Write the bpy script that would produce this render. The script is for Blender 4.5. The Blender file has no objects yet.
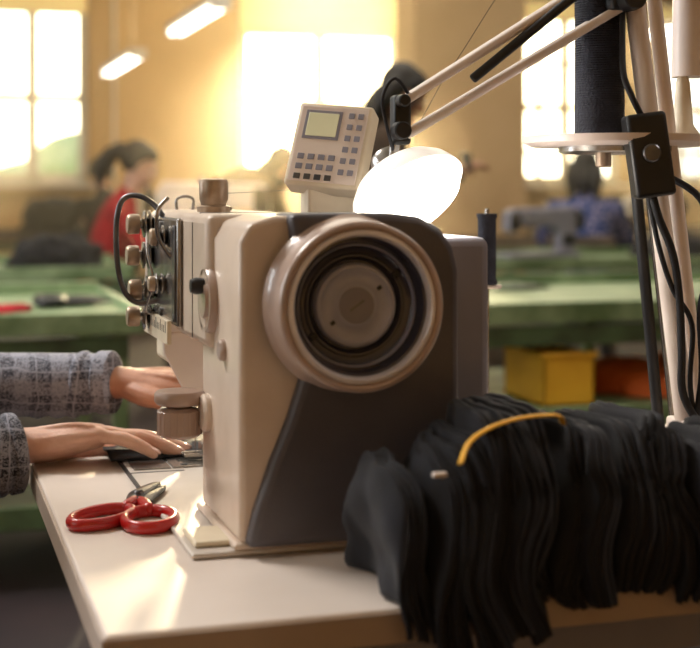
import bpy, bmesh, math, random
from mathutils import Vector, Matrix, noise
random.seed(7)
V = Vector
SC = bpy.context.scene
COL = SC.collection

# ------------------------------------------------------------ materials
def lin(c):
    o = []
    for v in c[:3]:
        v = v / 255.0
        o.append(v / 12.92 if v <= .04045 else ((v + .055) / 1.055) ** 2.4)
    return (o[0], o[1], o[2], 1)

def mat(name, c, rough=.5, metal=0, c2=None, ns=8, lo=.4, hi=.65, bump=0, bs=60, es=0, ec=None, sheen=0, coat=0, trans=0, sss=0):
    m = bpy.data.materials.new(name); m.use_nodes = True
    nt = m.node_tree; N = nt.nodes; L = nt.links
    b = N['Principled BSDF']
    b.inputs['Roughness'].default_value = rough
    b.inputs['Metallic'].default_value = metal
    b.inputs['Base Color'].default_value = lin(c)
    tc = N.new('ShaderNodeTexCoord')
    if c2 is not None:
        nz = N.new('ShaderNodeTexNoise'); nz.inputs['Scale'].default_value = ns; nz.inputs['Detail'].default_value = 5
        L.new(tc.outputs['Object'], nz.inputs['Vector'])
        r = N.new('ShaderNodeValToRGB')
        r.color_ramp.elements[0].position = lo; r.color_ramp.elements[0].color = lin(c)
        r.color_ramp.elements[1].position = hi; r.color_ramp.elements[1].color = lin(c2)
        L.new(nz.outputs['Fac'], r.inputs['Fac']); L.new(r.outputs['Color'], b.inputs['Base Color'])
    if bump:
        n2 = N.new('ShaderNodeTexNoise'); n2.inputs['Scale'].default_value = bs; n2.inputs['Detail'].default_value = 4
        L.new(tc.outputs['Object'], n2.inputs['Vector'])
        bp = N.new('ShaderNodeBump'); bp.inputs['Strength'].default_value = bump; bp.inputs['Distance'].default_value = .003
        L.new(n2.outputs['Fac'], bp.inputs['Height']); L.new(bp.outputs['Normal'], b.inputs['Normal'])
    if es:
        b.inputs['Emission Color'].default_value = lin(ec or c); b.inputs['Emission Strength'].default_value = es
    if sheen: b.inputs['Sheen Weight'].default_value = sheen
    if coat: b.inputs['Coat Weight'].default_value = coat
    if trans: b.inputs['Transmission Weight'].default_value = trans
    if sss:
        b.inputs['Subsurface Weight'].default_value = sss
        b.inputs['Subsurface Radius'].default_value = (.01, .004, .002)
    return m

def plaid_mat():
    m = bpy.data.materials.new('plaid_wool'); m.use_nodes = True
    nt = m.node_tree; N = nt.nodes; L = nt.links; b = N['Principled BSDF']
    b.inputs['Roughness'].default_value = .95; b.inputs['Sheen Weight'].default_value = .1
    tc = N.new('ShaderNodeTexCoord'); sp = N.new('ShaderNodeSeparateXYZ')
    wn = N.new('ShaderNodeTexNoise'); wn.inputs['Scale'].default_value = 14; L.new(tc.outputs['Object'], wn.inputs['Vector'])
    vm = N.new('ShaderNodeVectorMath'); vm.operation = 'SCALE'; vm.inputs['Scale'].default_value = .022; L.new(wn.outputs['Color'], vm.inputs[0])
    va = N.new('ShaderNodeVectorMath'); va.operation = 'ADD'; L.new(tc.outputs['Object'], va.inputs[0]); L.new(vm.outputs[0], va.inputs[1]); L.new(va.outputs[0], sp.inputs[0])
    def stripe(out, per, th, off=0.):
        a = N.new('ShaderNodeMath'); a.operation = 'MULTIPLY_ADD'; a.inputs[1].default_value = 1 / per; a.inputs[2].default_value = off; L.new(out, a.inputs[0])
        f = N.new('ShaderNodeMath'); f.operation = 'FRACT'; L.new(a.outputs[0], f.inputs[0])
        g = N.new('ShaderNodeMath'); g.operation = 'LESS_THAN'; g.inputs[1].default_value = th; L.new(f.outputs[0], g.inputs[0])
        return g.outputs[0]
    def add(a, b_):
        x = N.new('ShaderNodeMath'); x.operation = 'ADD'; L.new(a, x.inputs[0]); L.new(b_, x.inputs[1]); return x.outputs[0]
    def mul(a, k):
        x = N.new('ShaderNodeMath'); x.operation = 'MULTIPLY'; L.new(a, x.inputs[0]); x.inputs[1].default_value = k; return x.outputs[0]
    s = add(mul(stripe(sp.outputs[0], .052, .45), .14), mul(stripe(sp.outputs[2], .046, .45), .14))
    s = add(s, mul(stripe(sp.outputs[0], .052, .04, .4), .32)); s = add(s, mul(stripe(sp.outputs[2], .046, .05, .3), .28))
    nz = N.new('ShaderNodeTexNoise'); nz.inputs['Scale'].default_value = 300; nz.inputs['Roughness'].default_value = .9; L.new(tc.outputs['Object'], nz.inputs['Vector'])
    s = add(s, mul(nz.outputs['Fac'], 1.5))
    r = N.new('ShaderNodeValToRGB')
    r.color_ramp.elements[0].position = .64; r.color_ramp.elements[0].color = lin((30, 32, 46))
    r.color_ramp.elements[1].position = 1.0; r.color_ramp.elements[1].color = lin((158, 160, 174))
    L.new(s, r.inputs['Fac']); L.new(r.outputs['Color'], b.inputs['Base Color'])
    bp = N.new('ShaderNodeBump'); bp.inputs['Strength'].default_value = .6; bp.inputs['Distance'].default_value = .002
    L.new(nz.outputs['Fac'], bp.inputs['Height']); L.new(bp.outputs['Normal'], b.inputs['Normal'])
    return m

def floral_mat(name, a, b_, sc=35):
    m = bpy.data.materials.new(name); m.use_nodes = True
    nt = m.node_tree; N = nt.nodes; L = nt.links; b = N['Principled BSDF']; b.inputs['Roughness'].default_value = .9
    tc = N.new('ShaderNodeTexCoord'); v = N.new('ShaderNodeTexVoronoi'); v.inputs['Scale'].default_value = sc
    L.new(tc.outputs['Object'], v.inputs['Vector'])
    r = N.new('ShaderNodeValToRGB'); r.color_ramp.elements[0].position = .25; r.color_ramp.elements[0].color = lin(b_)
    r.color_ramp.elements[1].position = .4; r.color_ramp.elements[1].color = lin(a)
    L.new(v.outputs['Distance'], r.inputs['Fac']); L.new(r.outputs['Color'], b.inputs['Base Color'])
    return m

BEIGE = mat('machine_beige_enamel', (216, 199, 184), .38, c2=(205, 187, 171), ns=14, coat=.2, bump=.05, bs=300)
BEIGE2 = mat('handwheel_beige_enamel', (182, 160, 148), .30, c2=(168, 145, 133), ns=14, coat=.4, bump=.05, bs=300)
GREY = mat('machine_grey_enamel', (88, 85, 91), .40, c2=(76, 73, 80), ns=10, bump=.12, bs=500)
GREYL = mat('machine_light_grey', (138, 137, 151), .5, c2=(128, 127, 140), ns=10)
DARKG = mat('handwheel_dark', (58, 59, 76), .22, metal=.2, c2=(66, 67, 84), ns=20, coat=.6)
HUB = mat('handwheel_hub', (176, 180, 206), .33, metal=.1, c2=(158, 162, 188), ns=20)
RIM = mat('handwheel_rim', (236, 232, 238), .25, metal=.2, c2=(220, 214, 220), ns=20)
STEEL = mat('steel', (176, 172, 168), .25, metal=.9, c2=(150, 146, 142), ns=30)
BRASS = mat('bronze_knob', (178, 158, 138), .35, metal=.4, c2=(150, 128, 108), ns=40)
CREAM = mat('cream_plastic', (222, 210, 186), .45, c2=(212, 198, 174), ns=20)
WHITE = mat('white_enamel', (234, 222, 214), .4, c2=(224, 210, 202), ns=12)
BLACK = mat('black_plastic', (22, 22, 25), .45, c2=(32, 32, 36), ns=30)
RUBBER = mat('black_rubber', (24, 24, 30), .7, c2=(32, 32, 38), ns=30)
TABLE = mat('table_laminate', (222, 210, 201), .5, c2=(212, 199, 189), ns=5, bump=.04, bs=200)
TEDGE = mat('table_edge_band', (180, 162, 148), .5, c2=(168, 150, 136), ns=9)
BEDM = mat('bed_plate_metal', (218, 210, 202), .35, metal=.15, c2=(206, 198, 190), ns=9)
REDH = mat('red_handle_plastic', (190, 26, 26), .3, c2=(172, 18, 20), ns=20, coat=.5)
DSTEEL = mat('blade_steel', (92, 92, 98), .28, metal=.9, c2=(120, 118, 118), ns=40)
GREEN = mat('worn_green_paint', (142, 164, 124), .42, c2=(92, 116, 76), ns=6, lo=.42, hi=.62, bump=.2, bs=30)
GREEND = mat('dark_green_paint', (84, 108, 74), .5, c2=(56, 66, 46), ns=7, bump=.2, bs=30)
BWOOD = mat('brown_bench_top', (96, 78, 60), .6, c2=(66, 54, 44), ns=4)
WALL = mat('ochre_wall_paint', (198, 158, 102), .85, c2=(186, 146, 92), ns=1.5, bump=.1, bs=20)
COLM = mat('column_paint', (206, 172, 128), .85, c2=(196, 160, 116), ns=2, bump=.1, bs=20)
CEIL = mat('ceiling_paint', (226, 216, 196), .9, c2=(218, 206, 184), ns=2)
FLOOR = mat('floor_concrete', (50, 36, 38), .6, c2=(36, 27, 31), ns=3, bump=.2, bs=15)
FRAME = mat('window_frame_paint', (214, 208, 198), .5, c2=(204, 196, 184), ns=6)
BLIND = mat('roller_blind_cloth', (226, 198, 138), .9, c2=(216, 186, 124), ns=3, es=.48, ec=(252, 216, 132))  # emission stands in for sunlight coming through the cloth
TUBE = mat('fluorescent_tube', (255, 250, 235), .5, c2=(255, 246, 228), ns=3, es=7, ec=(255, 247, 230))
LAMPE = mat('lamp_diffuser', (255, 250, 240), .5, c2=(255, 248, 236), ns=3, es=22, ec=(255, 246, 232))
SHADE = mat('lamp_shade', (242, 237, 230), .35, c2=(234, 228, 222), ns=3, es=.55, ec=(255, 246, 232))  # weak emission imitates bulb light passing through the shade
CLOTH = mat('black_navy_cloth', (12, 13, 21), .9, c2=(18, 19, 31), ns=30, bump=.35, bs=700, sheen=.05)
CLOTH2 = mat('black_cloth', (16, 16, 20), .9, c2=(28, 27, 32), ns=14, bump=.4, bs=200, sheen=.08)
YEL = mat('yellow_strap', (236, 176, 30), .6, c2=(222, 160, 22), ns=20)
YELB = mat('yellow_crate_plastic', (240, 184, 54), .5, c2=(222, 164, 40), ns=6)
ORG = mat('orange_cloth', (224, 112, 54), .9, c2=(196, 88, 42), ns=12)
SKIN = mat('skin_light', (224, 180, 158), .48, c2=(206, 156, 134), ns=25, bump=.3, bs=260, sss=.12)
SKIN2 = mat('skin_tan_and_shaded', (200, 150, 126), .5, c2=(180, 128, 104), ns=25, bump=.3, bs=260, sss=.1)
NAIL = mat('fingernail', (238, 198, 184), .25, c2=(232, 190, 176), ns=30, coat=.4)
HAIR = mat('dark_hair', (14, 11, 11), .55, c2=(24, 17, 16), ns=40, bump=.6, bs=90)
REDW = mat('red_sweater', (176, 22, 36), .9, c2=(150, 16, 30), ns=14, bump=.4, bs=120)
BROWN = mat('brown_jacket', (62, 42, 22), .95, c2=(44, 30, 16), ns=10, bump=.4, bs=120)
OLIVE = mat('dark_olive_shirt', (70, 52, 36), .9, c2=(56, 40, 28), ns=8)
DENIM = mat('dark_trousers', (36, 38, 50), .9, c2=(46, 48, 60), ns=20)
EYEW = mat('eye_white', (230, 226, 220), .3, c2=(224, 218, 212), ns=5)
EYED = mat('eye_iris', (30, 20, 16), .3, c2=(40, 26, 20), ns=5)
LIP = mat('lips', (170, 84, 78), .5, c2=(160, 76, 70), ns=20)
LCD = mat('lcd_screen', (200, 198, 166), .25, c2=(190, 190, 156), ns=10, es=.2, ec=(214, 208, 166))
THREAD = mat('navy_thread', (26, 28, 42), .7, c2=(40, 42, 58), ns=60, bump=.8, bs=300)
LEAF = mat('foliage', (172, 192, 140), .9, c2=(196, 206, 166), ns=3)
GROUND = mat('ground_pale', (200, 204, 172), .9, c2=(216, 216, 190), ns=1)
PLAID = plaid_mat()
FLORAL = floral_mat('blue_floral_cloth', (44, 66, 120), (196, 176, 190))

# ------------------------------------------------------------ mesh helpers
def mk(name, bm, m, smooth=True, bev=0, ang=40):
    bmesh.ops.recalc_face_normals(bm, faces=bm.faces)
    me = bpy.data.meshes.new(name); bm.to_mesh(me); bm.free()
    ob = bpy.data.objects.new(name, me); COL.objects.link(ob)
    me.materials.append(m)
    if smooth:
        for p in me.polygons: p.use_smooth = True
        try: me.set_sharp_from_angle(angle=math.radians(ang))
        except Exception: pass
    if bev:
        b = ob.modifiers.new('bevel', 'BEVEL'); b.width = bev; b.segments = 3; b.limit_method = 'ANGLE'; b.angle_limit = math.radians(40)
        b.harden_normals = False
    return ob

def group(name, loc, kids):
    e = bpy.data.objects.new(name, None); COL.objects.link(e); e.location = loc; e.empty_display_size = .1
    for k in kids:
        k.parent = e; k.matrix_parent_inverse = Matrix.Translation(-V(loc))
    return e

def addbox(bm, x0, x1, y0, y1, z0, z1, M=None):
    vs = [bm.verts.new(V((x, y, z)) if M is None else M @ V((x, y, z))) for x in (x0, x1) for y in (y0, y1) for z in (z0, z1)]
    for f in ((0, 1, 3, 2), (4, 6, 7, 5), (0, 4, 5, 1), (2, 3, 7, 6), (0, 2, 6, 4), (1, 5, 7, 3)):
        bm.faces.new([vs[i] for i in f])

def box(name, x0, x1, y0, y1, z0, z1, m, bev=.002, M=None):
    bm = bmesh.new(); addbox(bm, x0, x1, y0, y1, z0, z1, M)
    return mk(name, bm, m, smooth=bev > 0, bev=bev)

def boxes(name, lst, m, bev=.002, M=None):
    bm = bmesh.new()
    for b in lst: addbox(bm, *b, M=M)
    return mk(name, bm, m, smooth=bev > 0, bev=bev)

def axis(loc, d):
    q = V(d).normalized().to_track_quat('Z', 'Y')
    return Matrix.Translation(V(loc)) @ q.to_matrix().to_4x4()

def addlathe(bm, prof, M, seg=48, closed=False):
    rings = []
    for r, h in prof:
        if r < 1e-6: rings.append([bm.verts.new(M @ V((0, 0, h)))])
        else: rings.append([bm.verts.new(M @ V((r * math.cos(2 * math.pi * i / seg), r * math.sin(2 * math.pi * i / seg), h))) for i in range(seg)])
    for a, b in zip(rings[:-1], rings[1:]):
        for i in range(seg):
            j = (i + 1) % seg
            if len(a) == 1 and len(b) == 1: continue
            if len(a) == 1: bm.faces.new((a[0], b[i], b[j]))
            elif len(b) == 1: bm.faces.new((a[i], a[j], b[0]))
            else: bm.faces.new((a[i], a[j], b[j], b[i]))

def lathe(name, prof, M, m, seg=48):
    bm = bmesh.new(); addlathe(bm, prof, M, seg)
    return mk(name, bm, m)

def cyl(name, p0, p1, r, m, seg=24, c=.0015):
    p0 = V(p0); p1 = V(p1); h = (p1 - p0).length; c = min(c, r * .3, h * .3)
    return lathe(name, [(0, 0), (r - c, 0), (r, c), (r, h - c), (r - c, h), (0, h)], axis(p0, p1 - p0), m, seg)

def prism(name, pts, axis_, a0, a1, m, bev=.004):
    bm = bmesh.new()
    def P(p, a):
        if axis_ == 'y': return V((p[0], a, p[1]))
        if axis_ == 'x': return V((a, p[0], p[1]))
        return V((p[0], p[1], a))
    A = [bm.verts.new(P(p, a0)) for p in pts]; B = [bm.verts.new(P(p, a1)) for p in pts]
    bm.faces.new(A); bm.faces.new(list(reversed(B)))
    n = len(pts)
    for i in range(n): bm.faces.new((A[i], B[i], B[(i + 1) % n], A[(i + 1) % n]))
    return mk(name, bm, m, bev=bev)

def crom(pts, sub):
    out = []
    n = len(pts)
    for i in range(n - 1):
        p0 = pts[max(i - 1, 0)]; p1 = pts[i]; p2 = pts[i + 1]; p3 = pts[min(i + 2, n - 1)]
        for k in range(sub):
            t = k / sub
            out.append(tuple(.5 * ((2 * b) + (-a + c) * t + (2 * a - 5 * b + 4 * c - d) * t * t + (-a + 3 * b - 3 * c + d) * t ** 3) for a, b, c, d in zip(p0, p1, p2, p3)))
    out.append(tuple(pts[-1])); return out

def sweep(bm, pts, radii, side=None, seg=14, sub=5, cap=1.0, closed=False):
    R = [(r, r) if not isinstance(r, tuple) else r for r in radii]
    comb = [tuple(p) + r for p, r in zip(pts, R)]
    if closed: comb = comb + [comb[0]]
    c = crom(comb, sub)
    P = [V(q[:3]) for q in c]; R = [(max(q[3], .0003), max(q[4], .0003)) for q in c]
    n = len(P); T = []
    for i in range(n):
        t = P[min(i + 1, n - 1)] - P[max(i - 1, 0)]
        if closed and i in (0, n - 1): t = P[1] - P[n - 2]
        T.append(t.normalized() if t.length > 1e-9 else V((1, 0, 0)))
    s = V(side) if side is not None else (V((0, 0, 1)).cross(T[0]) if abs(T[0].z) < .95 else V((0, 1, 0)))
    rings = []
    for i in range(n):
        if side is not None: s = V(side)
        s = s - T[i] * s.dot(T[i])
        if s.length < 1e-5: s = T[i].orthogonal()
        s.normalize(); u = T[i].cross(s)
        def ring(ctr, k, s=s, u=u, r=R[i]):
            return [bm.verts.new(ctr + (s * r[0] * math.cos(2 * math.pi * j / seg) + u * r[1] * math.sin(2 * math.pi * j / seg)) * k) for j in range(seg)]
        if i == 0 and not closed and cap:
            m_ = min(R[0]) * cap
            rings.append([bm.verts.new(P[0] - T[0] * m_)])
            for a in (70, 45, 20): rings.append(ring(P[0] - T[0] * m_ * math.sin(math.radians(a)), math.cos(math.radians(a))))
        rings.append(ring(P[i], 1))
        if i == n - 1 and not closed and cap:
            m_ = min(R[i]) * cap
            for a in (20, 45, 70): rings.append(ring(P[i] + T[i] * m_ * math.sin(math.radians(a)), math.cos(math.radians(a))))
            rings.append([bm.verts.new(P[i] + T[i] * m_)])
    if closed: rings[-1] = rings[0]
    for a, b in zip(rings[:-1], rings[1:]):
        for i in range(seg):
            j = (i + 1) % seg
            if len(a) == 1: bm.faces.new((a[0], b[i], b[j]))
            elif len(b) == 1: bm.faces.new((a[i], a[j], b[0]))
            else: bm.faces.new((a[i], a[j], b[j], b[i]))

def tube(name, pts, r, m, seg=10, sub=6, side=None, closed=False):
    bm = bmesh.new(); sweep(bm, pts, r if isinstance(r, list) else [r] * len(pts), side, seg, sub, closed=closed)
    return mk(name, bm, m, ang=80)

def ell(bm, c, r, M=None, seg=20):
    S = Matrix.Translation(V(c)) @ Matrix.Diagonal((r[0], r[1], r[2], 1))
    if M is not None: S = M @ S
    bmesh.ops.create_uvsphere(bm, u_segments=seg, v_segments=seg // 2 + 2, radius=1, matrix=S)

def remesh(ob, vox, sm=4, f=.6):
    r = ob.modifiers.new('remesh', 'REMESH'); r.mode = 'VOXEL'; r.voxel_size = vox; r.use_smooth_shade = True
    s = ob.modifiers.new('smooth', 'SMOOTH'); s.factor = f; s.iterations = sm
    return ob

# ------------------------------------------------------------ people
def hand(name, W, d, n, lat, m, curls=(12, 14, 8), vox=.0022, thumb_in=.0, splay=1.0, stub=.09, stubdir=None, sc=1.0, per=None, nails=True):
    W = V(W); d = V(d).normalized(); n = V(n); n = (n - d * n.dot(d)).normalized()
    l = V(lat); l = (l - d * l.dot(d) - n * l.dot(n)).normalized()
    bm = bmesh.new()
    def p(a, b, c): return W + (d * a + l * b + n * c) * sc
    sd = V(stubdir).normalized() if stubdir else -d
    sweep(bm, [W + sd * stub, W + sd * stub * .5, p(0, 0, 0), p(.03, .001, 0), p(.06, 0, -.002), p(.084, -.001, -.002)],
          [(.030 * sc, .026 * sc), (.029 * sc, .023 * sc), (.028 * sc, .020 * sc), (.035 * sc, .0185 * sc), (.040 * sc, .017 * sc), (.039 * sc, .0128 * sc)], side=l, seg=20)
    tips = []
    F = [(.086, .030, .0092, (.044, .026, .019)), (.091, .010, .0094, (.048, .030, .020)), (.087, -.0105, .0090, (.044, .028, .019)), (.077, -.029, .0079, (.035, .021, .017))]
    for i, (a, b, r, segs) in enumerate(F):
        base = p(a - .035, b * .75, -.001); mcp = p(a, b, -.004)
        cc = per[i] if per else curls
        spl = math.radians((4, 1, -3, -8)[i] * splay)
        dd = (d * math.cos(spl) + l * math.sin(spl)).normalized()
        pts = [base, mcp]; rad = [r * .95 * sc, r * 1.1 * sc]; ang = 0; q = mcp
        for k, s in enumerate(segs):
            ang += math.radians(cc[k]); vdir = dd * math.cos(ang) + n * math.sin(ang)
            if k == 0:
                pts.append(q + vdir * s * .5 * sc); rad.append(r * .95 * sc)
            q = q + vdir * s * sc * (1 if k < 2 else .85)
            pts.append(q); rad.append(r * (1.02, .9, .72)[k] * sc)
        sweep(bm, pts, rad, seg=12, sub=4)
        up = (dd * -math.sin(ang) + n * math.cos(ang)) * -1
        tips.append((q, vdir, up, r * sc))
        sweep(bm, [p(.02, b * .4, -.0150), p(a * .7, b * .85, -.0156), p(a, b, -.0110)], [.004 * sc, .0045 * sc, .0052 * sc], seg=8)
    t = thumb_in
    tp = [p(.008, .016, .004), p(.034, .036, .008), p(.062, .052 - t * .4, .010), p(.086, .058 - t, .011), p(.106, .056 - t * 1.5, .012)]
    sweep(bm, tp, [.014 * sc, .0145 * sc, .0108 * sc, .0108 * sc, .008 * sc], seg=12)
    sweep(bm, [p(.02, .018, .003), p(.05, .03, .003), p(.07, .03, 0)], [.012 * sc, .011 * sc, .009 * sc], seg=12)
    o = remesh(mk(name, bm, m), vox, 3)
    out = [o]
    if nails:
        bm = bmesh.new()
        tips.append((tp[-1], (tp[-1] - tp[-2]).normalized(), -n, .0095 * sc))
        for q, vd, up, r in tips:
            sdv = vd.cross(up).normalized()
            M = Matrix((( vd.x, sdv.x, up.x, q.x), (vd.y, sdv.y, up.y, q.y), (vd.z, sdv.z, up.z, q.z), (0, 0, 0, 1)))
            ell(bm, (.0005, 0, r * .50), (.0068 * sc, .0052 * sc, .0024 * sc), M, 12)
        out.append(mk(name + '_nails', bm, NAIL))
    return out

def head(c, f, u, skin, hair_m, style, vox=.005):
    c = V(c); f = V(f).normalized(); u = V(u); u = (u - f * u.dot(f)).normalized(); l = u.cross(f)
    M = Matrix(((f.x, l.x, u.x, c.x), (f.y, l.y, u.y, c.y), (f.z, l.z, u.z, c.z), (0, 0, 0, 1)))
    def p(x, y, z): return M @ V((x, y, z))
    bm = bmesh.new()
    ell(bm, (-.012, 0, .032), (.094, .075, .082), M); ell(bm, (.026, 0, -.03), (.062, .060, .078), M)
    ell(bm, (.058, 0, -.088), (.028, .030, .024), M)
    sweep(bm, [p(.084, 0, .018), p(.098, 0, -.008), p(.104, 0, -.024)], [.008, .010, .013]); ell(bm, (.09, 0, -.03), (.014, .018, .009), M)
    for s in (-1, 1):
        ell(bm, (-.004, s * .078, -.008), (.017, .008, .030), M); ell(bm, (.05, s * .036, -.03), (.03, .022, .026), M)
        ell(bm, (.075, s * .032, .026), (.016, .026, .008), M)
    h = remesh(mk('head', bm, skin), vox, 4); out = [h]
    bm = bmesh.new()
    for s in (-1, 1): ell(bm, (.074, s * .031, .006), (.014, .0145, .009), M)
    out.append(mk('eyes', bm, EYEW))
    bm = bmesh.new()
    for s in (-1, 1): ell(bm, (.084, s * .031, .006), (.006, .006, .006), M)
    out.append(mk('irises', bm, EYED))
    bm = bmesh.new()
    sweep(bm, [p(.078, .026, -.058), p(.090, 0, -.057), p(.078, -.026, -.058)], [.003, .0055, .003]); sweep(bm, [p(.078, .02, -.064), p(.088, 0, -.066), p(.078, -.02, -.064)], [.003, .006, .003])
    out.append(mk('lips', bm, LIP))
    bm = bmesh.new()
    for s in (-1, 1): sweep(bm, [p(.087, s * .014, .030), p(.087, s * .032, .036), p(.072, s * .05, .030)], [.003, .0035, .002])
    out.append(mk('eyebrows', bm, hair_m))
    bm = bmesh.new()
    ell(bm, (-.040, 0, .036), (.088, .087, .098), M); ell(bm, (-.008, 0, .070), (.086, .078, .058), M)
    for s in (-1, 1): sweep(bm, [p(.03, s * .060, .078), p(-.008, s * .082, .04), p(-.035, s * .08, -.02)], [.018, .014, .02])
    if style == 'ponytail':
        ell(bm, (-.135, 0, .03), (.042, .042, .045), M)
        sweep(bm, [p(-.13, 0, .03), p(-.165, 0, -.02), p(-.165, 0, -.10), p(-.15, 0, -.18)], [.03, .048, .045, .02])
    if style == 'bun': ell(bm, (-.11, 0, .085), (.05, .05, .045), M)
    if style == 'long':
        for s in (-1, 0, 1): sweep(bm, [p(-.06, s * .06, .0), p(-.085, s * .07, -.09), p(-.07, s * .07, -.19)], [.05, .045, .02])
        for s in (-1, 1): sweep(bm, [p(.03, s * .066, .05), p(.035, s * .080, -.03), p(.02, s * .082, -.12)], [.018, .016, .01])
    out.append(remesh(mk('hair', bm, hair_m), vox * 1.1, 3))
    return out

def person(name, T, J, top, pants, skin, hair_m, style, vox=.012, hands=True, cuff=.036, fore=.046, extra=(), cuffR=None):
    g = {k: T @ V(v) for k, v in J.items() if k not in ('face', 'hup')}
    R3 = T.to_3x3(); lat = (g['shL'] - g['shR']).normalized()
    CU = {'L': cuff, 'R': cuffR or cuff}
    kids = []
    bm = bmesh.new()
    sweep(bm, [g['pelvis'], g['waist'], g['chest'], g['upper'], g['neck']], [(.165, .125), (.148, .112), (.172, .122), (.150, .098), (.062, .060)], side=lat, seg=22)
    sweep(bm, [g['shR'], g['upper'] * .55 + (g['shR'] + g['shL']) * .225, g['shL']], [.058, .07, .058], seg=14)
    for s in 'LR':
        sweep(bm, [g['sh' + s], g['sh' + s].lerp(g['el' + s], .5), g['el' + s], g['el' + s].lerp(g['wr' + s], .5), g['wr' + s]], [.060, .054, .050, fore, CU[s]], seg=16, cap=.3)
    if vox < .008:
        for s in 'LR':
            for q in (.30, .42, .52, .62, .72, .80, .88):
                c = g['el' + s].lerp(g['wr' + s], q + random.uniform(-.02, .02)); ax = (g['wr' + s] - g['el' + s]).normalized()
                o = ax.cross(V((0, 0, 1))).normalized(); rr = .050 + (CU[s] - .048) * q
                a0 = random.uniform(2.0, 5.5)
                sweep(bm, [c + ax * (.010 * (k - 2)) + (o * math.cos(a0 + k * .55) + V((0, 0, 1)) * math.sin(a0 + k * .55)) * (rr - .005) for k in range(5)], [.005, .009, .011, .009, .005], seg=10)
    kids.append(remesh(mk('sweater', bm, top), vox, 4))
    bm = bmesh.new()
    for s in 'LR':
        sweep(bm, [g['wr' + s] * .97 + g['el' + s] * .03, g['wr' + s] * 1.015 - g['el' + s] * .015], [CU[s] + .0035, CU[s] + .003], seg=22, cap=.15)
        sweep(bm, [g['wr' + s] * .92 + g['el' + s] * .08, g['wr' + s] * .905 + g['el' + s] * .095], [CU[s] + .004, CU[s] + .004], seg=22, cap=.3)
    kids.append(mk('cuffs', bm, top))
    bm = bmesh.new()
    sweep(bm, [g['hipL'] + lat * .02, g['pelvis'], g['hipR'] - lat * .02], [.10, .125, .10], seg=16)
    for s in 'LR':
        sweep(bm, [g['hip' + s], g['hip' + s].lerp(g['kn' + s], .5), g['kn' + s], g['kn' + s].lerp(g['an' + s], .45), g['an' + s]], [.095, .085, .064, .058, .048], seg=16, cap=.3)
    kids.append(remesh(mk('trousers', bm, pants), max(vox, .01), 4))
    bm = bmesh.new(); fw = R3 @ V((1, 0, 0))
    for s in 'LR':
        a = g['an' + s] - V((0, 0, .045)); sweep(bm, [a - fw * .04, a + fw * .05, a + fw * .15], [(.036, .034), (.042, .032), (.038, .022)], side=fw.cross(V((0, 0, 1))), seg=14)
    kids.append(mk('shoes', bm, BLACK))
    f = (R3 @ V(J['face'])).normalized(); u = (R3 @ V(J.get('hup', (0, 0, 1)))).normalized()
    bm = bmesh.new(); sweep(bm, [g['neck'] - V((0, 0, .05)), g['neck'] * .5 + (g['head'] - u * .05) * .5, g['head'] - u * .03 - f * .015], [.052, .050, .052], seg=16)
    kids.append(mk('neck', bm, skin))
    kids += head(g['head'], f, u, skin, hair_m, style, .006)
    if hands:
        for s in 'LR':
            d = (g['wr' + s] - g['el' + s]).normalized()
            li = -lat if s == 'L' else lat
            kids += hand('hand_' + s, g['wr' + s] + d * .02, d, (0, 0, -1) if abs(d.z) < .8 else -li, li if abs(d.z) < .8 else fw, skin, (22, 28, 18), vox=.005, stub=.05, nails=False)
    kids += list(extra)
    b = T.translation.copy()
    return group(name, b, kids)

def TM(x, y, z, yaw): return Matrix.Translation((x, y, z)) @ Matrix.Rotation(math.radians(yaw), 4, 'Z')

def seated(lean=.12, down=.0, hz=0.0, reach=.42):
    return dict(pelvis=(0, 0, .54), waist=(.02 + lean * .3, 0, .68), chest=(.03 + lean * .7, 0, .86), upper=(.03 + lean, 0, .98), neck=(.05 + lean * 1.15, 0, 1.07),
                shL=(.03 + lean, .18, .985), shR=(.03 + lean, -.18, .985), elL=(.16 + lean, .25, .80), elR=(.16 + lean, -.25, .80), wrL=(reach, .13, .84), wrR=(reach, -.13, .84),
                hipL=(.02, .10, .53), hipR=(.02, -.10, .53), knL=(.42, .13, .52), knR=(.42, -.13, .52), anL=(.42, .13, .09), anR=(.42, -.13, .09),
                head=(.10 + lean * 1.35, 0, 1.20 + hz), face=(1, 0, -.25 - down), hup=(.2, 0, 1))

# ------------------------------------------------------------ furniture builders
def bench(name, x0, x1, y0, y1, z=.75, shelf=.42, mtop=GREEN, sm=None, sf=0):
    k = []
    k.append(boxes('top', [(x0, x1, y0, y1, z - .03, z), (x0, x1, y0 - .015, y0 + .012, z - .05, z + .012), (x0, x1, y1 - .012, y1 + .015, z - .05, z + .035), (x0 - .015, x0 + .01, y0, y1, z - .05, z + .02), (x1 - .01, x1 + .015, y0, y1, z - .05, z + .02)], mtop, .004))
    k.append(boxes('shelf', [(x0 + .03, x1 - .03, y0 + .02 - sf, y1 - .02, shelf - .025, shelf), (x0 + .02, x1 - .02, y0 - sf, y0 + .025 - sf, shelf - .05, shelf + .015)], sm or GREEND, .003))
    lg = []
    nx = max(2, int((x1 - x0) / 1.2) + 1)
    for i in range(nx):
        xx = x0 + .03 + (x1 - x0 - .1) * i / (nx - 1)
        for yy in (y0 + .005, y1 - .045): lg.append((xx, xx + .04, yy, yy + .04, 0, z - .03))
        lg.append((xx, xx + .04, y0 + .04, y1 - .04, .12, .16))
    k.append(boxes('legs', lg, mtop, .003))
    k.append(boxes('rail', [(x0 + .03, x1 - .03, y0, y0 + .03, z - .12, z - .06)], GREEND, .003))
    return group(name, ((x0 + x1) / 2, (y0 + y1) / 2, 0), k)

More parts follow.
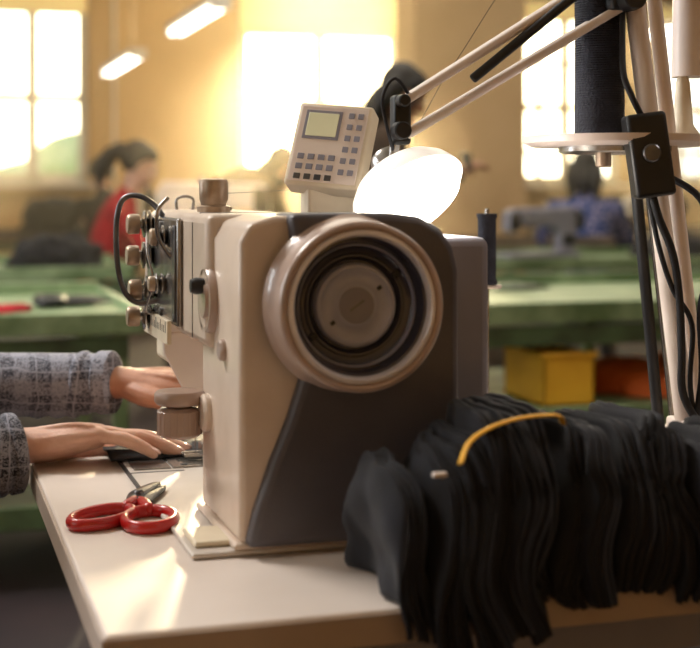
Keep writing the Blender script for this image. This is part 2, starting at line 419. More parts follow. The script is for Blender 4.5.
def stool(name, x, y, zs=.45, yaw=0, back=True):
    T = TM(x, y, 0, yaw); k = []
    bm = bmesh.new(); addbox(bm, -.19, .19, -.19, .19, zs - .035, zs, T); k.append(mk('seat', bm, BWOOD, bev=.012))
    bm = bmesh.new()
    for a in (-.16, .16):
        for b in (-.16, .16): sweep(bm, [T @ V((a, b, zs - .03)), T @ V((a * 1.15, b * 1.15, 0.012))], [.012, .012], seg=10)
        sweep(bm, [T @ V((a * 1.06, -.17, .2)), T @ V((a * 1.06, .17, .2))], [.008, .008], seg=8)
    if back:
        for b in (-.16, .16): sweep(bm, [T @ V((-.18, b, zs - .02)), T @ V((-.23, b, zs + .38))], [.011, .011], seg=10)
    k.append(mk('legs', bm, STEEL))
    if back:
        bm = bmesh.new(); addbox(bm, -.245, -.215, -.19, .19, zs + .22, zs + .40, T); k.append(mk('backrest', bm, BWOOD, bev=.01))
    return group(name, (x, y, 0), k)

def sewing_machine(name, x, y, z, yaw, m=CREAM, sc=1.0):
    T = TM(x, y, z, yaw) @ Matrix.Scale(sc, 4); k = []
    bm = bmesh.new(); addbox(bm, -.27, .25, -.09, .09, 0.001, .035, T); k.append(mk('bed', bm, m, bev=.006))
    bm = bmesh.new()
    pr = [(.13, .03), (.24, .03), (.25, .10), (.25, .27), (.22, .31), (-.20, .30), (-.24, .28), (-.25, .16), (-.18, .15), (-.16, .19), (.09, .19), (.13, .15)]
    A = [bm.verts.new(T @ V((p[0], -.045, p[1]))) for p in pr]; B = [bm.verts.new(T @ V((p[0], .045, p[1]))) for p in pr]
    bm.faces.new(A); bm.faces.new(list(reversed(B)))
    for i in range(len(pr)): bm.faces.new((A[i], B[i], B[(i + 1) % len(pr)], A[(i + 1) % len(pr)]))
    k.append(mk('arm', bm, m, bev=.014))
    bm = bmesh.new(); addlathe(bm, [(0, 0), (.02, 0), (.02, .02), (.06, .022), (.065, .03), (.065, .045), (.058, .052), (.03, .048), (0, .05)], T @ axis((.25, 0, .23), (1, 0, 0)), 28); k.append(mk('handwheel', bm, BLACK))
    bm = bmesh.new(); sweep(bm, [T @ V((-.21, 0, .16)), T @ V((-.21, 0, .045))], [.005, .003], seg=8); addbox(bm, -.225, -.195, -.012, .02, .036, .044, T)
    for i in range(3): addlathe(bm, [(0, 0), (.012, 0), (.014, .006), (.008, .02), (0, .022)], T @ axis((-.2 + .09 * i, -.045, .25), (0, -1, 0)), 14)
    addlathe(bm, [(0, 0), (.014, 0), (.014, .03), (0, .035)], T @ axis((.05, 0, .30), (0, 0, 1)), 14)
    k.append(mk('needle_and_knobs', bm, STEEL))
    bm = bmesh.new()
    for sy in (-1, 1):
        y0, y1 = (-.052, -.045) if sy < 0 else (.045, .052)
        addbox(bm, -.24, -.17, y0, y1, .17, .28, T); addbox(bm, .14, .23, y0, y1, .08, .14, T)
    k.append(mk('face_plates', bm, BLACK, bev=.003))
    return group(name, (x, y, z), k)

def pile(name, x, y, z, rx, ry, rz, m, seed=0):
    bm = bmesh.new()
    for i in range(3):
        o = V((random.uniform(-.4, .4) * rx, random.uniform(-.4, .4) * ry, 0))
        bmesh.ops.create_icosphere(bm, subdivisions=4, radius=1, matrix=Matrix.Translation(V((x, y, z)) + o) @ Matrix.Diagonal((rx * .7, ry * .7, rz * random.uniform(.7, 1), 1)))
    for v in bm.verts:
        q = v.co * (3.5 / max(rx, ry) * .3); n = noise.noise(q + V((seed, 0, 0))) * .35 + abs(noise.noise(q * 2.7)) * .3
        c = v.co - V((x, y, z)); v.co = V((x, y, z)) + c * (1 + n)
        v.co.z = max(v.co.z, z + .002)
    return mk(name, bm, m, ang=180)

# ============================================================ ROOM
YB = 13.0; XL = -4.0; XR = 11.0; YF = -4.0; H = 4.0
box('floor', XL - .2, XR + .2, YF - .2, YB + .4, -.1, 0, FLOOR, 0)
box('ceiling', XL - .2, XR + .2, YF - .2, YB + .4, H, H + .1, CEIL, 0)
wins = [(-1.6, -.35), (.27, 1.36), (2.93, 4.70), (6.05, 7.35), (7.8, 9.3)]
zs, zt = 1.17, 3.25
lst = [(XL, XR, YB, YB + .3, 0, zs), (XL, XR, YB, YB + .3, zt, H)]
px = XL
for a, b in wins: lst.append((px, a, YB, YB + .3, zs, zt)); px = b
lst.append((px, XR, YB, YB + .3, zs, zt))
boxes('wall_back', lst, WALL, 0)
lst = [(XL - .3, XL, YF, YB, 0, .9), (XL - .3, XL, YF, YB, 3.2, H)]
py = YF
for a in (-1.6, 2.2, 6.0, 9.8): lst.append((XL - .3, XL, py, a, .9, 3.2)); py = a + 2.4
lst.append((XL - .3, XL, py, YB, .9, 3.2))
boxes('wall_left', lst, WALL, 0)
box('wall_right', XR, XR + .3, YF, YB, 0, H, WALL, 0)
box('wall_front', XL, XR, YF - .3, YF, 0, H, WALL, 0)
box('baseboard_back', XL, XR, YB - .02, YB - .001, 0.001, .1, FRAME, .003)
for i, (a, b) in enumerate(wins):
    f = []; t = .09; y0, y1 = YB + .06, YB + .13
    f += [(a, a + t, y0, y1, zs, zt), (b - t, b, y0, y1, zs, zt), (a, b, y0, y1, zs, zs + t), (a, b, y0, y1, zt - t, zt)]
    xx = (a + b) / 2; f.append((xx - .055, xx + .055, y0, y1, zs, zt))
    f.append((a, b, y0 + .01, y1 - .01, 1.98, 2.07))
    if i >= 3:
        for zz in (1.5, 2.5): f.append((a, b, y0 + .01, y1 - .01, zz, zz + .05))
        for j in (1, 3): xx = a + (b - a) * j / 4; f.append((xx - .025, xx + .025, y0 + .01, y1 - .01, zs, zt))
    fr = boxes('frame', f, FRAME, .006)
    sl = box('sill', a - .08, b + .08, YB - .16, YB + .06, zs - .045, zs - .001, FRAME, .006)
    zb = 2.73 if i == 2 else (2.88 if i < 2 else 3.0)
    bl = [box('blind', a + .02, b - .02, YB + .02, YB + .03, zb, zt - .02, BLIND, 0), cyl('blind_roller', (a + .02, YB + .025, zt - .03), (b - .02, YB + .025, zt - .03), .02, FRAME), cyl('blind_bar', (a + .02, YB + .025, zb), (b - .02, YB + .025, zb), .012, FRAME)]
    group('window_%d' % (i + 1), ((a + b) / 2, YB, zs), [fr, sl] + bl)
box('structural_column', 3.06, 3.92, 8.0, 8.42, 0, H, COLM, .01)
cyl('wall_conduit', (1.62, YB - .03, .1), (1.62, YB - .03, H), .015, FRAME)
box('ground_outside', -30, 50, YB + .5, 60, -.4, -.2, GROUND, 0)
bm = bmesh.new()
for i in range(14):
    x = -16 + i * 1.7; r = random.uniform(1.0, 1.6)
    for j in range(3):
        bmesh.ops.create_icosphere(bm, subdivisions=3, radius=r * random.uniform(.6, 1), matrix=Matrix.Translation((x + random.uniform(-.7, .7), 30 + random.uniform(-1, 1), -.2 + j * .6)))
for v in bm.verts: v.co += v.co.normalized() * noise.noise(v.co * 1.5) * .5
mk('hedge_row', bm, LEAF)

def hanging_light(x, y0, y1, z):
    k = [box('housing', x - .07, x + .07, y0, y1, z + .03, z + .075, FRAME, .008), cyl('tube_a', (x - .03, y0 + .03, z + .012), (x - .03, y1 - .03, z + .012), .018, TUBE), cyl('tube_b', (x + .03, y0 + .03, z + .012), (x + .03, y1 - .03, z + .012), .018, TUBE),
         boxes('end_caps', [(x - .065, x + .065, y0, y0 + .03, z - .01, z + .04), (x - .065, x + .065, y1 - .03, y1, z - .01, z + .04)], FRAME, .004)]
    for i, yy in enumerate((y0 + .3, y1 - .3)): k.append(cyl('suspension_wire_%d' % i, (x, yy, z + .07), (x, yy, H), .003, STEEL, 8))
    group('hanging_fluorescent_light', (x, (y0 + y1) / 2, H), k)
hanging_light(1.46, 7.0, 8.55, 2.2)
hanging_light(1.46, 10.3, 12.2, 2.2)
hanging_light(4.75, 6.0, 7.7, 2.2)

bench('green_workbench', -1.9, .30, 2.60, 3.55, .75, .22)
bench('green_workbench', .85, 3.4, 2.55, 3.5, .75, .44, GREEN, GREEN, .10)
bench('green_workbench', -2.2, .62, 4.95, 5.65, .75, .4)
bench('green_workbench', 1.5, 5.2, 5.0, 5.65, .75, .4)
bench('work_table', -1.5, .1, 7.4, 8.1, .75, .4, BWOOD)
bench('work_table', 1.10, 1.55, 5.95, 6.55, .76, .4, BWOOD)
bench('work_table', 3.0, 6.4, 6.75, 7.35, .76, .4, BWOOD)
bench('work_table', -1.2, 2.6, 9.8, 10.4, .75, .4, BWOOD)
bench('work_table', 4.2, 8.0, 9.2, 9.9, .75, .4, BWOOD)
sewing_machine('background_sewing_machine', 1.26, 6.24, .76, 170, WHITE, 1.25)
sewing_machine('background_sewing_machine', -.45, 7.75, .75, 175, GREYL)
sewing_machine('background_sewing_machine', 1.6, 10.1, .75, 180)
sewing_machine('background_sewing_machine', 2.78, 5.32, .75, 10, GREYL, .85)
sewing_machine('background_sewing_machine', 4.4, 7.05, .76, 20)
sewing_machine('background_sewing_machine', .0, 10.1, .75, 0, GREYL)
sewing_machine('background_sewing_machine', 5.4, 9.55, .75, 0, BLACK)
pile('garment_pile', .30, 5.3, .75, .20, .22, .17, CLOTH2, 3)
pile('garment_pile', -.35, 5.3, .75, .25, .2, .12, CLOTH2, 5)
pile('garment_pile', 2.15, 5.3, .75, .2, .2, .09, CLOTH2, 8)
pile('garment_pile', 3.5, 5.3, .75, .3, .2, .12, CLOTH2, 9)
pile('garment_pile', -1.1, 7.7, .75, .2, .2, .25, CLOTH2, 11)
pile('garment_pile', -.02, 7.7, .75, .10, .2, .26, CLOTH2, 13)
pile('garment_pile', .80, 10.1, .75, .3, .2, .3, CLOTH2, 12)
pile('garment_pile', 2.9, 3.1, .75, .16, .14, .07, CLOTH2, 15)
pile('garment_pile', 1.75, 3.25, .75, .12, .08, .025, GREEND, 16)
pile('orange_cloth_pile', 2.03, 2.75, .44, .20, .16, .12, ORG, 4)
pile('red_cloth_scrap', -.07, 2.82, .75, .085, .07, .026, REDW, 4)
cx, cy, cz = 1.60, 2.72, .44
group('yellow_crate', (cx, cy, cz), [boxes('sides', [(cx - .08, cx + .09, cy - .15, cy - .14, cz + .001, cz + .16), (cx - .08, cx + .09, cy + .14, cy + .15, cz + .001, cz + .16), (cx - .08, cx - .07, cy - .15, cy + .15, cz + .001, cz + .16), (cx + .08, cx + .09, cy - .15, cy + .15, cz + .001, cz + .16), (cx - .08, cx + .09, cy - .15, cy + .15, cz + .001, cz + .012)], YELB, .003),
      boxes('rim', [(cx - .09, cx + .10, cy - .16, cy - .14, cz + .15, cz + .165), (cx - .09, cx + .10, cy + .14, cy + .16, cz + .15, cz + .165)], YELB, .003)])
def black_shears(x, y, z):
    bm = bmesh.new()
    sweep(bm, [(x - .04, y, z + .018), (x - .06, y + .06, z + .018), (x - .10, y + .06, z + .018), (x - .11, y, z + .018), (x - .07, y - .015, z + .018)], [.015] * 5, closed=True, seg=10)
    sweep(bm, [(x - .04, y - .03, z + .018), (x - .06, y - .10, z + .018), (x - .10, y - .11, z + .018), (x - .11, y - .05, z + .018), (x - .07, y - .03, z + .018)], [.015] * 5, closed=True, seg=10)
    h = mk('handles', bm, BLACK)
    bm = bmesh.new(); sweep(bm, [(x - .05, y - .01, z + .016), (x + .03, y - .01, z + .016), (x + .11, y + .01, z + .014)], [(.045, .014), (.042, .014), (.010, .005)], side=(0, 1, 0), seg=10)
    group('black_tailor_shears', (x, y, z), [h, mk('blades', bm, BLACK)])
black_shears(.165, 3.0, .75)

# ============================================================ PEOPLE IN THE BACKGROUND
J = seated(.10, .25, .03, .46); person('seated_seamstress_in_red', TM(.62, 6.27, 0, -8), J, REDW, DENIM, SKIN, HAIR, 'ponytail'); stool('work_chair', .60, 6.27, .44, -8)
J = dict(pelvis=(-.16, 0, .92), waist=(-.04, 0, 1.04), chest=(.14, 0, 1.12), upper=(.27, 0, 1.14), neck=(.35, 0, 1.15),
         shL=(.25, .18, 1.11), shR=(.25, -.18, 1.11), elL=(.34, .24, .88), elR=(.34, -.24, .88), wrL=(.46, .14, .86), wrR=(.46, -.14, .86),
         hipL=(-.15, .09, .88), hipR=(-.15, -.09, .88), knL=(-.08, .10, .48), knR=(-.08, -.10, .48), anL=(-.12, .10, .09), anR=(-.12, -.10, .09),
         head=(.38, 0, 1.23), face=(1, 0, -.7), hup=(.6, 0, 1))
person('bending_worker', TM(1.46, 6.98, 0, 0), J, BROWN, DENIM, SKIN2, HAIR, 'long')
bench('work_table', 1.86, 2.8, 6.85, 7.45, .76, .4, BWOOD)
J = seated(.12, .3, .0, .45); person('seated_seamstress_in_blue', TM(3.42, 6.10, 0, 60), J, FLORAL, DENIM, SKIN2, HAIR, 'long'); stool('work_chair', 3.41, 6.08, .44, 60)
J = seated(.15, .2, .02, .45); person('seated_worker', TM(1.10, 9.20, 0, 100), J, CLOTH2, DENIM, SKIN2, HAIR, 'short'); stool('work_chair', 1.10, 9.18, .44, 100)
J = dict(pelvis=(-.02, 0, .90), waist=(0, 0, 1.03), chest=(.02, 0, 1.19), upper=(.03, 0, 1.31), neck=(.05, 0, 1.40),
         shL=(.02, .18, 1.32), shR=(.02, -.18, 1.32), elL=(.08, .23, 1.06), elR=(.10, -.23, 1.07), wrL=(.28, .12, 1.15), wrR=(.33, -.10, 1.17),
         hipL=(-.01, .09, .88), hipR=(-.01, -.09, .88), knL=(.01, .10, .48), knR=(.02, -.10, .48), anL=(-.02, .10, .09), anR=(.0, -.10, .09),
         head=(.12, 0, 1.51), face=(1, 0, -.55), hup=(.5, 0, 1))
T = TM(1.59, 4.40, 0, -8)
bm = bmesh.new(); addbox(bm, .43, .445, -.16, -.02, 1.16, 1.24, T @ Matrix.Rotation(math.radians(-3), 4, 'Y')); ph = mk('held_phone', bm, BLACK, bev=.004)
person('standing_supervisor', T, J, OLIVE, DENIM, SKIN2, HAIR, 'long', extra=(ph,))

# ============================================================ OPERATOR (hands in frame)
J = dict(pelvis=(-.70, .60, .54), waist=(-.69, .60, .68), chest=(-.66, .60, .88), upper=(-.63, .60, 1.03), neck=(-.60, .60, 1.12),
         shL=(-.63, .79, 1.04), shR=(-.63, .41, 1.04), elL=(-.40, .86, .81), elR=(-.42, .45, .75), wrL=(-.036, .672, .830), wrR=(-.178, .505, .768),
         hipL=(-.68, .70, .53), hipR=(-.68, .50, .53), knL=(-.30, .72, .53), knR=(-.30, .48, .53), anL=(-.30, .72, .09), anR=(-.30, .48, .09),
         head=(-.55, .60, 1.26), face=(1, 0, -.45), hup=(.4, 0, 1))
hr = hand('right_hand', (-.172, .503, .777), (1, -.02, .05), (-.02, -.20, -1), (0, 1, 0), SKIN, vox=.0016, stub=.07, stubdir=(-1, -.2, -.08), per=[(10, 8, 5), (10, 9, 5), (12, 11, 6), (14, 14, 8)], splay=1.4, sc=1.16)
hl = hand('left_hand', (-.018, .664, .830), (1, -.24, -.08), (.05, .05, -1), (0, -1, 0), SKIN2, vox=.0018, stub=.06, stubdir=(-1, .50, -.04), per=[(28, 34, 16), (32, 36, 18), (36, 38, 20), (40, 40, 20)], thumb_in=.004, sc=1.08)  # darker skin material puts this hand's shade into its colour
person('sewing_operator', Matrix.Identity(4), J, PLAID, DENIM, SKIN, HAIR, 'ponytail', vox=.005, hands=False, cuff=.041, fore=.048, cuffR=.048, extra=tuple(hr + hl))
stool('work_chair', -.72, .60, .44, 0)

# ============================================================ SEWING TABLE
tk = [box('top', -.153, .95, -.20, .555, .722, .75, TABLE, .003)]
tk.append(boxes('edge_band', [(-.156, .953, -.203, -.2001, .7215, .7475), (-.156, -.1531, -.2, .555, .7215, .7475)], TEDGE, .001))
tk.append(boxes('frame', [(-.05, .90, -.12, -.08, .66, .722), (-.05, .90, .42, .46, .66, .722), (.0, .04, -.1, .44, .66, .722), (.82, .86, -.1, .44, .66, .722)], GREYL, .003))
tk.append(boxes('legs', [(.0, .05, .14, .19, .03, .66), (.82, .87, .14, .19, .03, .66), (-.0, .05, -.15, .5, .0, .03), (.82, .87, -.15, .5, 0, .03), (.05, .82, .15, .18, .2, .24)], GREYL, .004))
group('sewing_table', (.4, .15, 0), tk)

# ============================================================ MAIN SEWING MACHINE
Z = .75; mk_ = []
A = mk_.append
A(box('bed_plate', -.046, .20, -.0, .515, Z + .0005, Z + .006, BEDM, .002))
A(boxes('bed_seams', [(-.0480, -.0462, .20, .515, Z + .0004, Z + .0062), (-.046, .02, .395, .397, Z + .0058, Z + .0066)], BLACK, 0))
A(box('base_flange', -.006, .215, -.002, .19, Z + .006, Z + .013, BEIGE, .005))
A(box('base_foot', -.040, .02, .02, .085, Z + .006, Z + .012, CREAM, .005))
A(boxes('needle_plate', [(.008, .078, .41, .50, Z + .006, Z + .0085)], STEEL, .001))
A(boxes('feed_slots', [(.02, .066, .442 + .008 * i, .4445 + .008 * i, Z + .0083, Z + .0092) for i in range(4)] + [(.02, .028, .418, .426, Z + .0083, Z + .0092), (.058, .066, .418, .426, Z + .0083, Z + .0092)], BLACK, 0))
A(box('slide_plate', -.04, .006, .41, .50, Z + .006, Z + .008, STEEL, .001))
A(prism('pillar', [(0.0, Z + .012), (.21, Z + .012), (.214, Z + .29), (.20, Z + .316), (.18, Z + .323), (.035, Z + .325), (.010, Z + .318), (0, Z + .30)], 'y', 0, .185, BEIGE, .006))
A(prism('arm', [(.12, Z + .185), (.30, Z + .185), (.395, Z + .195), (.41, Z + .165), (.50, Z + .165), (.507, Z + .19), (.507, Z + .31), (.495, Z + .325), (.12, Z + .325)], 'x', -.008, .105, BEIGE, .010))
cov = [(.045, Z + .3275), (.150, Z + .3275), (.178, Z + .324), (.200, Z + .312), (.213, Z + .294), (.2190, Z + .27), (.2195, Z + .010), (.004, Z + .010), (.012, Z + .045), (.028, Z + .09), (.045, Z + .13), (.058, Z + .17), (.062, Z + .22), (.052, Z + .28)]
A(prism('front_cover', cov, 'y', -.016, .06, GREY, .008))
A(box('motor_housing', .10, .288, .07, .26, Z + .02, Z + .300, GREYL, .010))
A(boxes('vent_slots', [(.115 + .012 * i, .121 + .012 * i, .09, .2, Z + .2985, Z + .3007) for i in range(8)], BLACK, 0))
HC = (.106, -.016, .990); Mh = axis(HC, (0, -1, 0)) @ Matrix.Scale(.965, 4)
A(lathe('handwheel_housing', [(.090, -.004), (.088, .0), (.085, .006), (.0840, .034), (.0835, .039), (.0815, .0415), (.079, .0422), (.0775, .0415), (.0755, .039), (.074, .034), (.070, .0), (.0, .0)], Mh, BEIGE2, 96))
A(lathe('bright_rim', [(.0758, .0395), (.0740, .0420), (.0710, .0425), (.0690, .0400), (.0680, .034), (.069, .03)], Mh, RIM, 96))
A(lathe('handwheel', [(.0692, .0), (.0680, .034), (.0655, .033), (.0630, .024), (.0600, .016), (.056, .012), (.052, .0115), (.050, .014), (.0485, .014), (.047, .011), (.044, .008), (.0, .006)], Mh, DARKG, 96))
A(lathe('handwheel_ring', [(.0615, .017), (.0612, .021), (.0600, .0215), (.0590, .019), (.0590, .014)], Mh, HUB, 96))
A(lathe('handwheel_hub', [(.042, .006), (.042, .016), (.040, .0185), (.037, .019), (.035, .0175), (.024, .0170), (.022, .0185), (.020, .019), (.010, .019), (.0, .019)], Mh, HUB, 64))
A(lathe('hub_centre', [(.018, .0188), (.018, .0198), (.016, .0202), (0, .0202)], Mh, GREYL, 48))
Ms = Mh @ Matrix.Rotation(math.radians(35), 4, 'Z')
A(boxes('hub_slot', [(-.009, .009, -.0012, .0012, .0196, .0208)], DSTEEL, 0, Ms))
A(boxes('hub_holes', [(.027, .032, -.002, .002, .0165, .0180), (-.032, -.027, -.002, .002, .0165, .0180)], BLACK, 0, Ms))
A(boxes('hub_screw_posts', [(.048, .056, -.003, .003, .010, .016), (-.056, -.048, -.003, .003, .010, .016)], BLACK, .001, Ms))
A(lathe('side_round_cover', [(.036, -.002), (.036, .004), (.033, .008), (.028, .008), (.026, .005), (.020, .005), (.018, .010), (0, .010)], axis((0, .135, .985), (-1, 0, 0)), BEIGE2))
A(lathe('side_button', [(0, 0), (.008, 0), (.009, .008), (.007, .014), (0, .015)], axis((-.008, .135, 1.0), (-1, 0, 0)), BLACK, 24))
A(lathe('side_round_cap', [(.02, -.002), (.02, .005), (.017, .008), (0, .008)], axis((0, .15, .865), (-1, 0, 0)), BEIGE))
A(lathe('top_side_bolt', [(.011, -.002), (.011, .004), (.009, .006), (0, .006)], axis((0, .07, .94), (-1, 0, 0)), BEIGE2, 24))
A(cyl('knob_shaft', (.005, .175, .858), (-.024, .175, .858), .007, STEEL))
kx, ky, kz = -.026, .175, .837
bm = bmesh.new()
for prof in ([(0, 0), (.020, 0), (.0235, .003), (.0235, .028), (.020, .031), (.012, .032)], [(.0, .030), (.012, .030), (.016, .034), (.0245, .035), (.027, .038), (.027, .046), (.0245, .049), (.0, .051)]): addlathe(bm, prof, axis((kx, ky, kz), (0, 0, 1)), 40)
for i in range(20):
    a = i * math.pi / 10; addlathe(bm, [(0, 0), (.0012, 0), (.0012, .024), (0, .025)], axis((kx + .0232 * math.cos(a), ky + .0232 * math.sin(a), kz + .003), (0, 0, 1)), 6)
A(mk('stitch_regulator_knob', bm, BEIGE2))
A(box('face_plate', -.0145, -.008, .255, .470, Z + .195, Z + .318, STEEL, .003))
A(box('face_end_cover', -.010, .100, .5065, .516, Z + .18, Z + .31, BEIGE, .004))
A(box('slot_strip', -.0165, -.0144, .262, .278, Z + .20, Z + .31, DSTEEL, .001))
bm = bmesh.new()
for (yy, zz) in [(.268, Z + .305), (.268, Z + .205), (.458, Z + .308), (.458, Z + .205), (.36, Z + .308), (.36, Z + .205)]: addlathe(bm, [(.005, 0), (.005, .002), (.004, .003), (0, .003)], axis((-.0145, yy, zz), (-1, 0, 0)), 14)
A(mk('face_plate_screws', bm, DSTEEL))
def tension(y, z, L=.032, r=.0125):
    M = axis((-.0145, y, z), (-1, 0, 0))
    A(lathe('tension_discs', [(0, 0), (.008, 0), (r * 1.35, .004), (r * 1.35, .0055), (.005, .008), (r * 1.35, .010), (r * 1.35, .0115), (.006, .014), (.006, L * .6)], M, STEEL, 32))
    A(lathe('tension_knob', [(.005, L * .52), (r * .95, L * .54), (r, L * .6), (r, L * .92), (r * .85, L), (0, L)], M, BRASS, 28))
for y_, z_ in [(.425, 1.058), (.43, 1.019), (.41, .978), (.425, .944)]: tension(y_, z_)
tension(.325, 1.045, .020, .010); tension(.335, .990, .020, .009)
A(tube('thread_guide_wire_a', [(-.014, .38, 1.06), (-.03, .37, 1.03), (-.024, .36, .99), (-.03, .38, .955), (-.014, .39, .95)], .0016, STEEL))
A(tube('take_up_lever', [(-.012, .30, 1.02), (-.028, .30, 1.045), (-.03, .295, 1.075), (-.018, .30, 1.09)], .0025, STEEL))
A(tube('presser_lift_cable', [(-.012, .37, 1.07), (-.020, .38, 1.082), (-.034, .39, 1.092), (-.050, .40, 1.092), (-.060, .40, 1.078), (-.063, .402, 1.045), (-.060, .40, 1.00), (-.050, .40, .972), (-.034, .397, .962), (-.014, .39, .966)], .0034, DSTEEL, seg=12))
A(box('scale_strip', -.020, -.0146, .29, .46, Z + .172, Z + .200, CREAM, .001))
A(boxes('scale_ticks', [(-.0204, -.0199, .30 + .011 * i, .302 + .011 * i, Z + .185, Z + (.198 if i % 3 == 0 else .193)) for i in range(14)], BLACK, 0))
A(boxes('needle_guard', [(.0, .07, .415, .49, Z + .135, Z + .166)], CREAM, .008))
A(prism('thread_cover', [(-.004, Z + .175), (.05, Z + .175), (.05, Z + .10), (.035, Z + .085), (.022, Z + .10), (-.004, Z + .15)], 'y', .404, .412, WHITE, .002))
A(cyl('needle_bar', (.044, .452, Z + .09), (.044, .452, Z + .15), .0045, STEEL))
A(cyl('presser_bar', (.058, .452, Z + .03), (.058, .452, Z + .15), .004, STEEL))
A(lathe('needle', [(0, 0), (.0006, .004), (.0009, .05), (.0009, .08)], axis((.044, .452, Z + .012), (0, 0, 1)), STEEL, 8))
A(lathe('needle_clamp', [(0, 0), (.006, 0), (.007, .004), (.007, .014), (0, .016)], axis((.044, .452, Z + .08), (0, 0, 1)), STEEL, 20))
A(boxes('presser_foot', [(.028, .060, .440, .446, Z + .012, Z + .017), (.028, .060, .458, .464, Z + .012, Z + .017), (.050, .064, .440, .464, Z + .015, Z + .03)], STEEL, .0015))
A(lathe('top_knob', [(0, 0), (.019, 0), (.019, .006), (.0145, .008), (.0155, .012), (.0165, .014), (.0165, .034), (.015, .037), (.010, .038), (0, .038)], axis((.030, .268, Z + .325), (0, 0, 1)), BRASS, 40))
A(lathe('bobbin_winder', [(0, 0), (.02, 0), (.02, .004), (.006, .006), (.006, .014), (.012, .015), (.012, .018), (0, .018)], axis((.060, .40, Z + .325), (0, 0, 1)), STEEL, 30))
A(tube('thread_guide_top', [(.02, .45, Z + .325), (.02, .45, Z + .338), (.03, .445, Z + .342), (.04, .445, Z + .338), (.04, .45, Z + .325)], .0018, STEEL))
A(boxes('top_seam', [(.0, .104, .196, .1985, Z + .3242, Z + .3256), (-.0086, -.0078, .196, .1985, Z + .19, Z + .315)], DSTEEL, 0))
A(lathe('cover_screw', [(.006, 0), (.006, .002), (.005, .003), (0, .003)], axis((.205, -.016, Z + .03), (0, -1, 0)), DSTEEL, 20))
PM = Matrix.Translation((.166, .262, 1.151)) @ Matrix.Rotation(math.radians(-34), 4, 'Z') @ Matrix.Rotation(math.radians(5), 4, 'Y') @ Matrix.Rotation(math.radians(-22), 4, 'X') @ Matrix.Scale(1.14, 4)
A(box('control_panel_case', -.040, .040, -.004, .024, -.046, .046, CREAM, .004, PM))
A(box('control_panel_face', -.036, .036, -.0048, -.0035, -.042, .042, WHITE, .001, PM))
A(box('control_panel_display', -.027, .006, -.0062, -.0045, .008, .034, LCD, .001, PM))
A(boxes('display_bezel', [(-.030, .009, -.0056, -.0044, .005, .037)], GREYL, .0005, PM))
bt = [(-.030 + .011 * i, -.023 + .011 * i, -.0062, -.0045, -.018 - .011 * j, -.012 - .011 * j) for i in range(4) for j in range(2)]
bt += [(.016 + .010 * i, .022 + .010 * i, -.0062, -.0045, .030 - .0125 * j, .036 - .0125 * j) for i in range(2) for j in range(6)]
A(boxes('control_panel_buttons', bt, GREYL, .0006, PM))
A(boxes('control_panel_dark_keys', [(-.030 + .011 * i, -.023 + .011 * i, -.0062, -.0045, -.040, -.034) for i in range(4)], DSTEEL, .0006, PM))
A(box('panel_bracket', .140, .215, .262, .30, Z + .31, Z + .365, CREAM, .004))
A(box('panel_bracket_foot', .12, .235, .235, .32, Z + .292, Z + .320, GREYL, .003))
group('industrial_sewing_machine', (.1, .25, Z), mk_)

# cloth being sewn
bm = bmesh.new(); nx, ny = 26, 22; g = []
for i in range(nx + 1):
    row = []
    for j in range(ny + 1):
        x = -.06 + .22 * i / nx; y = .465 + .20 * j / ny
        z = Z + .0115 + .004 * abs(noise.noise(V((x * 20, y * 20, 0))))
        if y > .555: z = Z + .0125 - (y - .555) ** 1.2 * .5
        if x < -.0: z += .002 * math.sin(y * 90)
        row.append(bm.verts.new((x, y, z)))
    g.append(row)
for i in range(nx):
    for j in range(ny): bm.faces.new((g[i][j], g[i + 1][j], g[i + 1][j + 1], g[i][j + 1]))
o = mk('cloth_being_sewn', bm, CLOTH2); s = o.modifiers.new('s', 'SOLIDIFY'); s.thickness = .002

# ============================================================ RED THREAD SNIPS
def loop_pts(cx, cy, ax, ay, ang, z, n=10):
    c, s = math.cos(ang), math.sin(ang)
    return [(cx + ax * math.cos(2 * math.pi * i / n) * c - ay * math.sin(2 * math.pi * i / n) * s, cy + ax * math.cos(2 * math.pi * i / n) * s + ay * math.sin(2 * math.pi * i / n) * c, z) for i in range(n)]
oy = -.030
piv = V((-.0626, .262 + oy, Z + .010))
bm = bmesh.new()
sweep(bm, loop_pts(-.108, .205 + oy, .042, .025, math.radians(45), Z + .007), [(.0052, .0068)] * 10, closed=True, seg=12)
sweep(bm, loop_pts(-.062, .180 + oy, .040, .026, math.radians(78), Z + .007), [(.0052, .0068)] * 10, closed=True, seg=12)
sweep(bm, [(-.078, .236 + oy, Z + .009), (-.068, .252 + oy, Z + .010), piv], [.007, .007, .005], seg=12)
sweep(bm, [(-.057, .219 + oy, Z + .009), (-.059, .24 + oy, Z + .010), piv], [.007, .007, .005], seg=12)
hd = mk('red_handles', bm, REDH, ang=180)
bm = bmesh.new()
sweep(bm, [piv + V((-.006, -.012, .002)), piv + V((.004, .014, .002)), piv + V((.026, .050, .003)), piv + V((.036, .072, .002))], [(.008, .004), (.012, .006), (.008, .004), (.001, .001)], side=(1, -.6, 0), seg=12)
sweep(bm, [piv + V((.006, -.012, .0)), piv + V((.012, .012, .0)), piv + V((.030, .042, .0)), piv + V((.041, .060, .0))], [(.008, .003), (.012, .005), (.008, .0035), (.001, .001)], side=(1, -.6, 0), seg=12)
addlathe(bm, [(.006, 0), (.006, .004), (.004, .006), (0, .006)], axis(piv + V((.002, .004, .004)), (0, 0, 1)), 16)
group('red_handled_thread_snips', (-.08, .2, Z), [hd, mk('blades', bm, DSTEEL)])

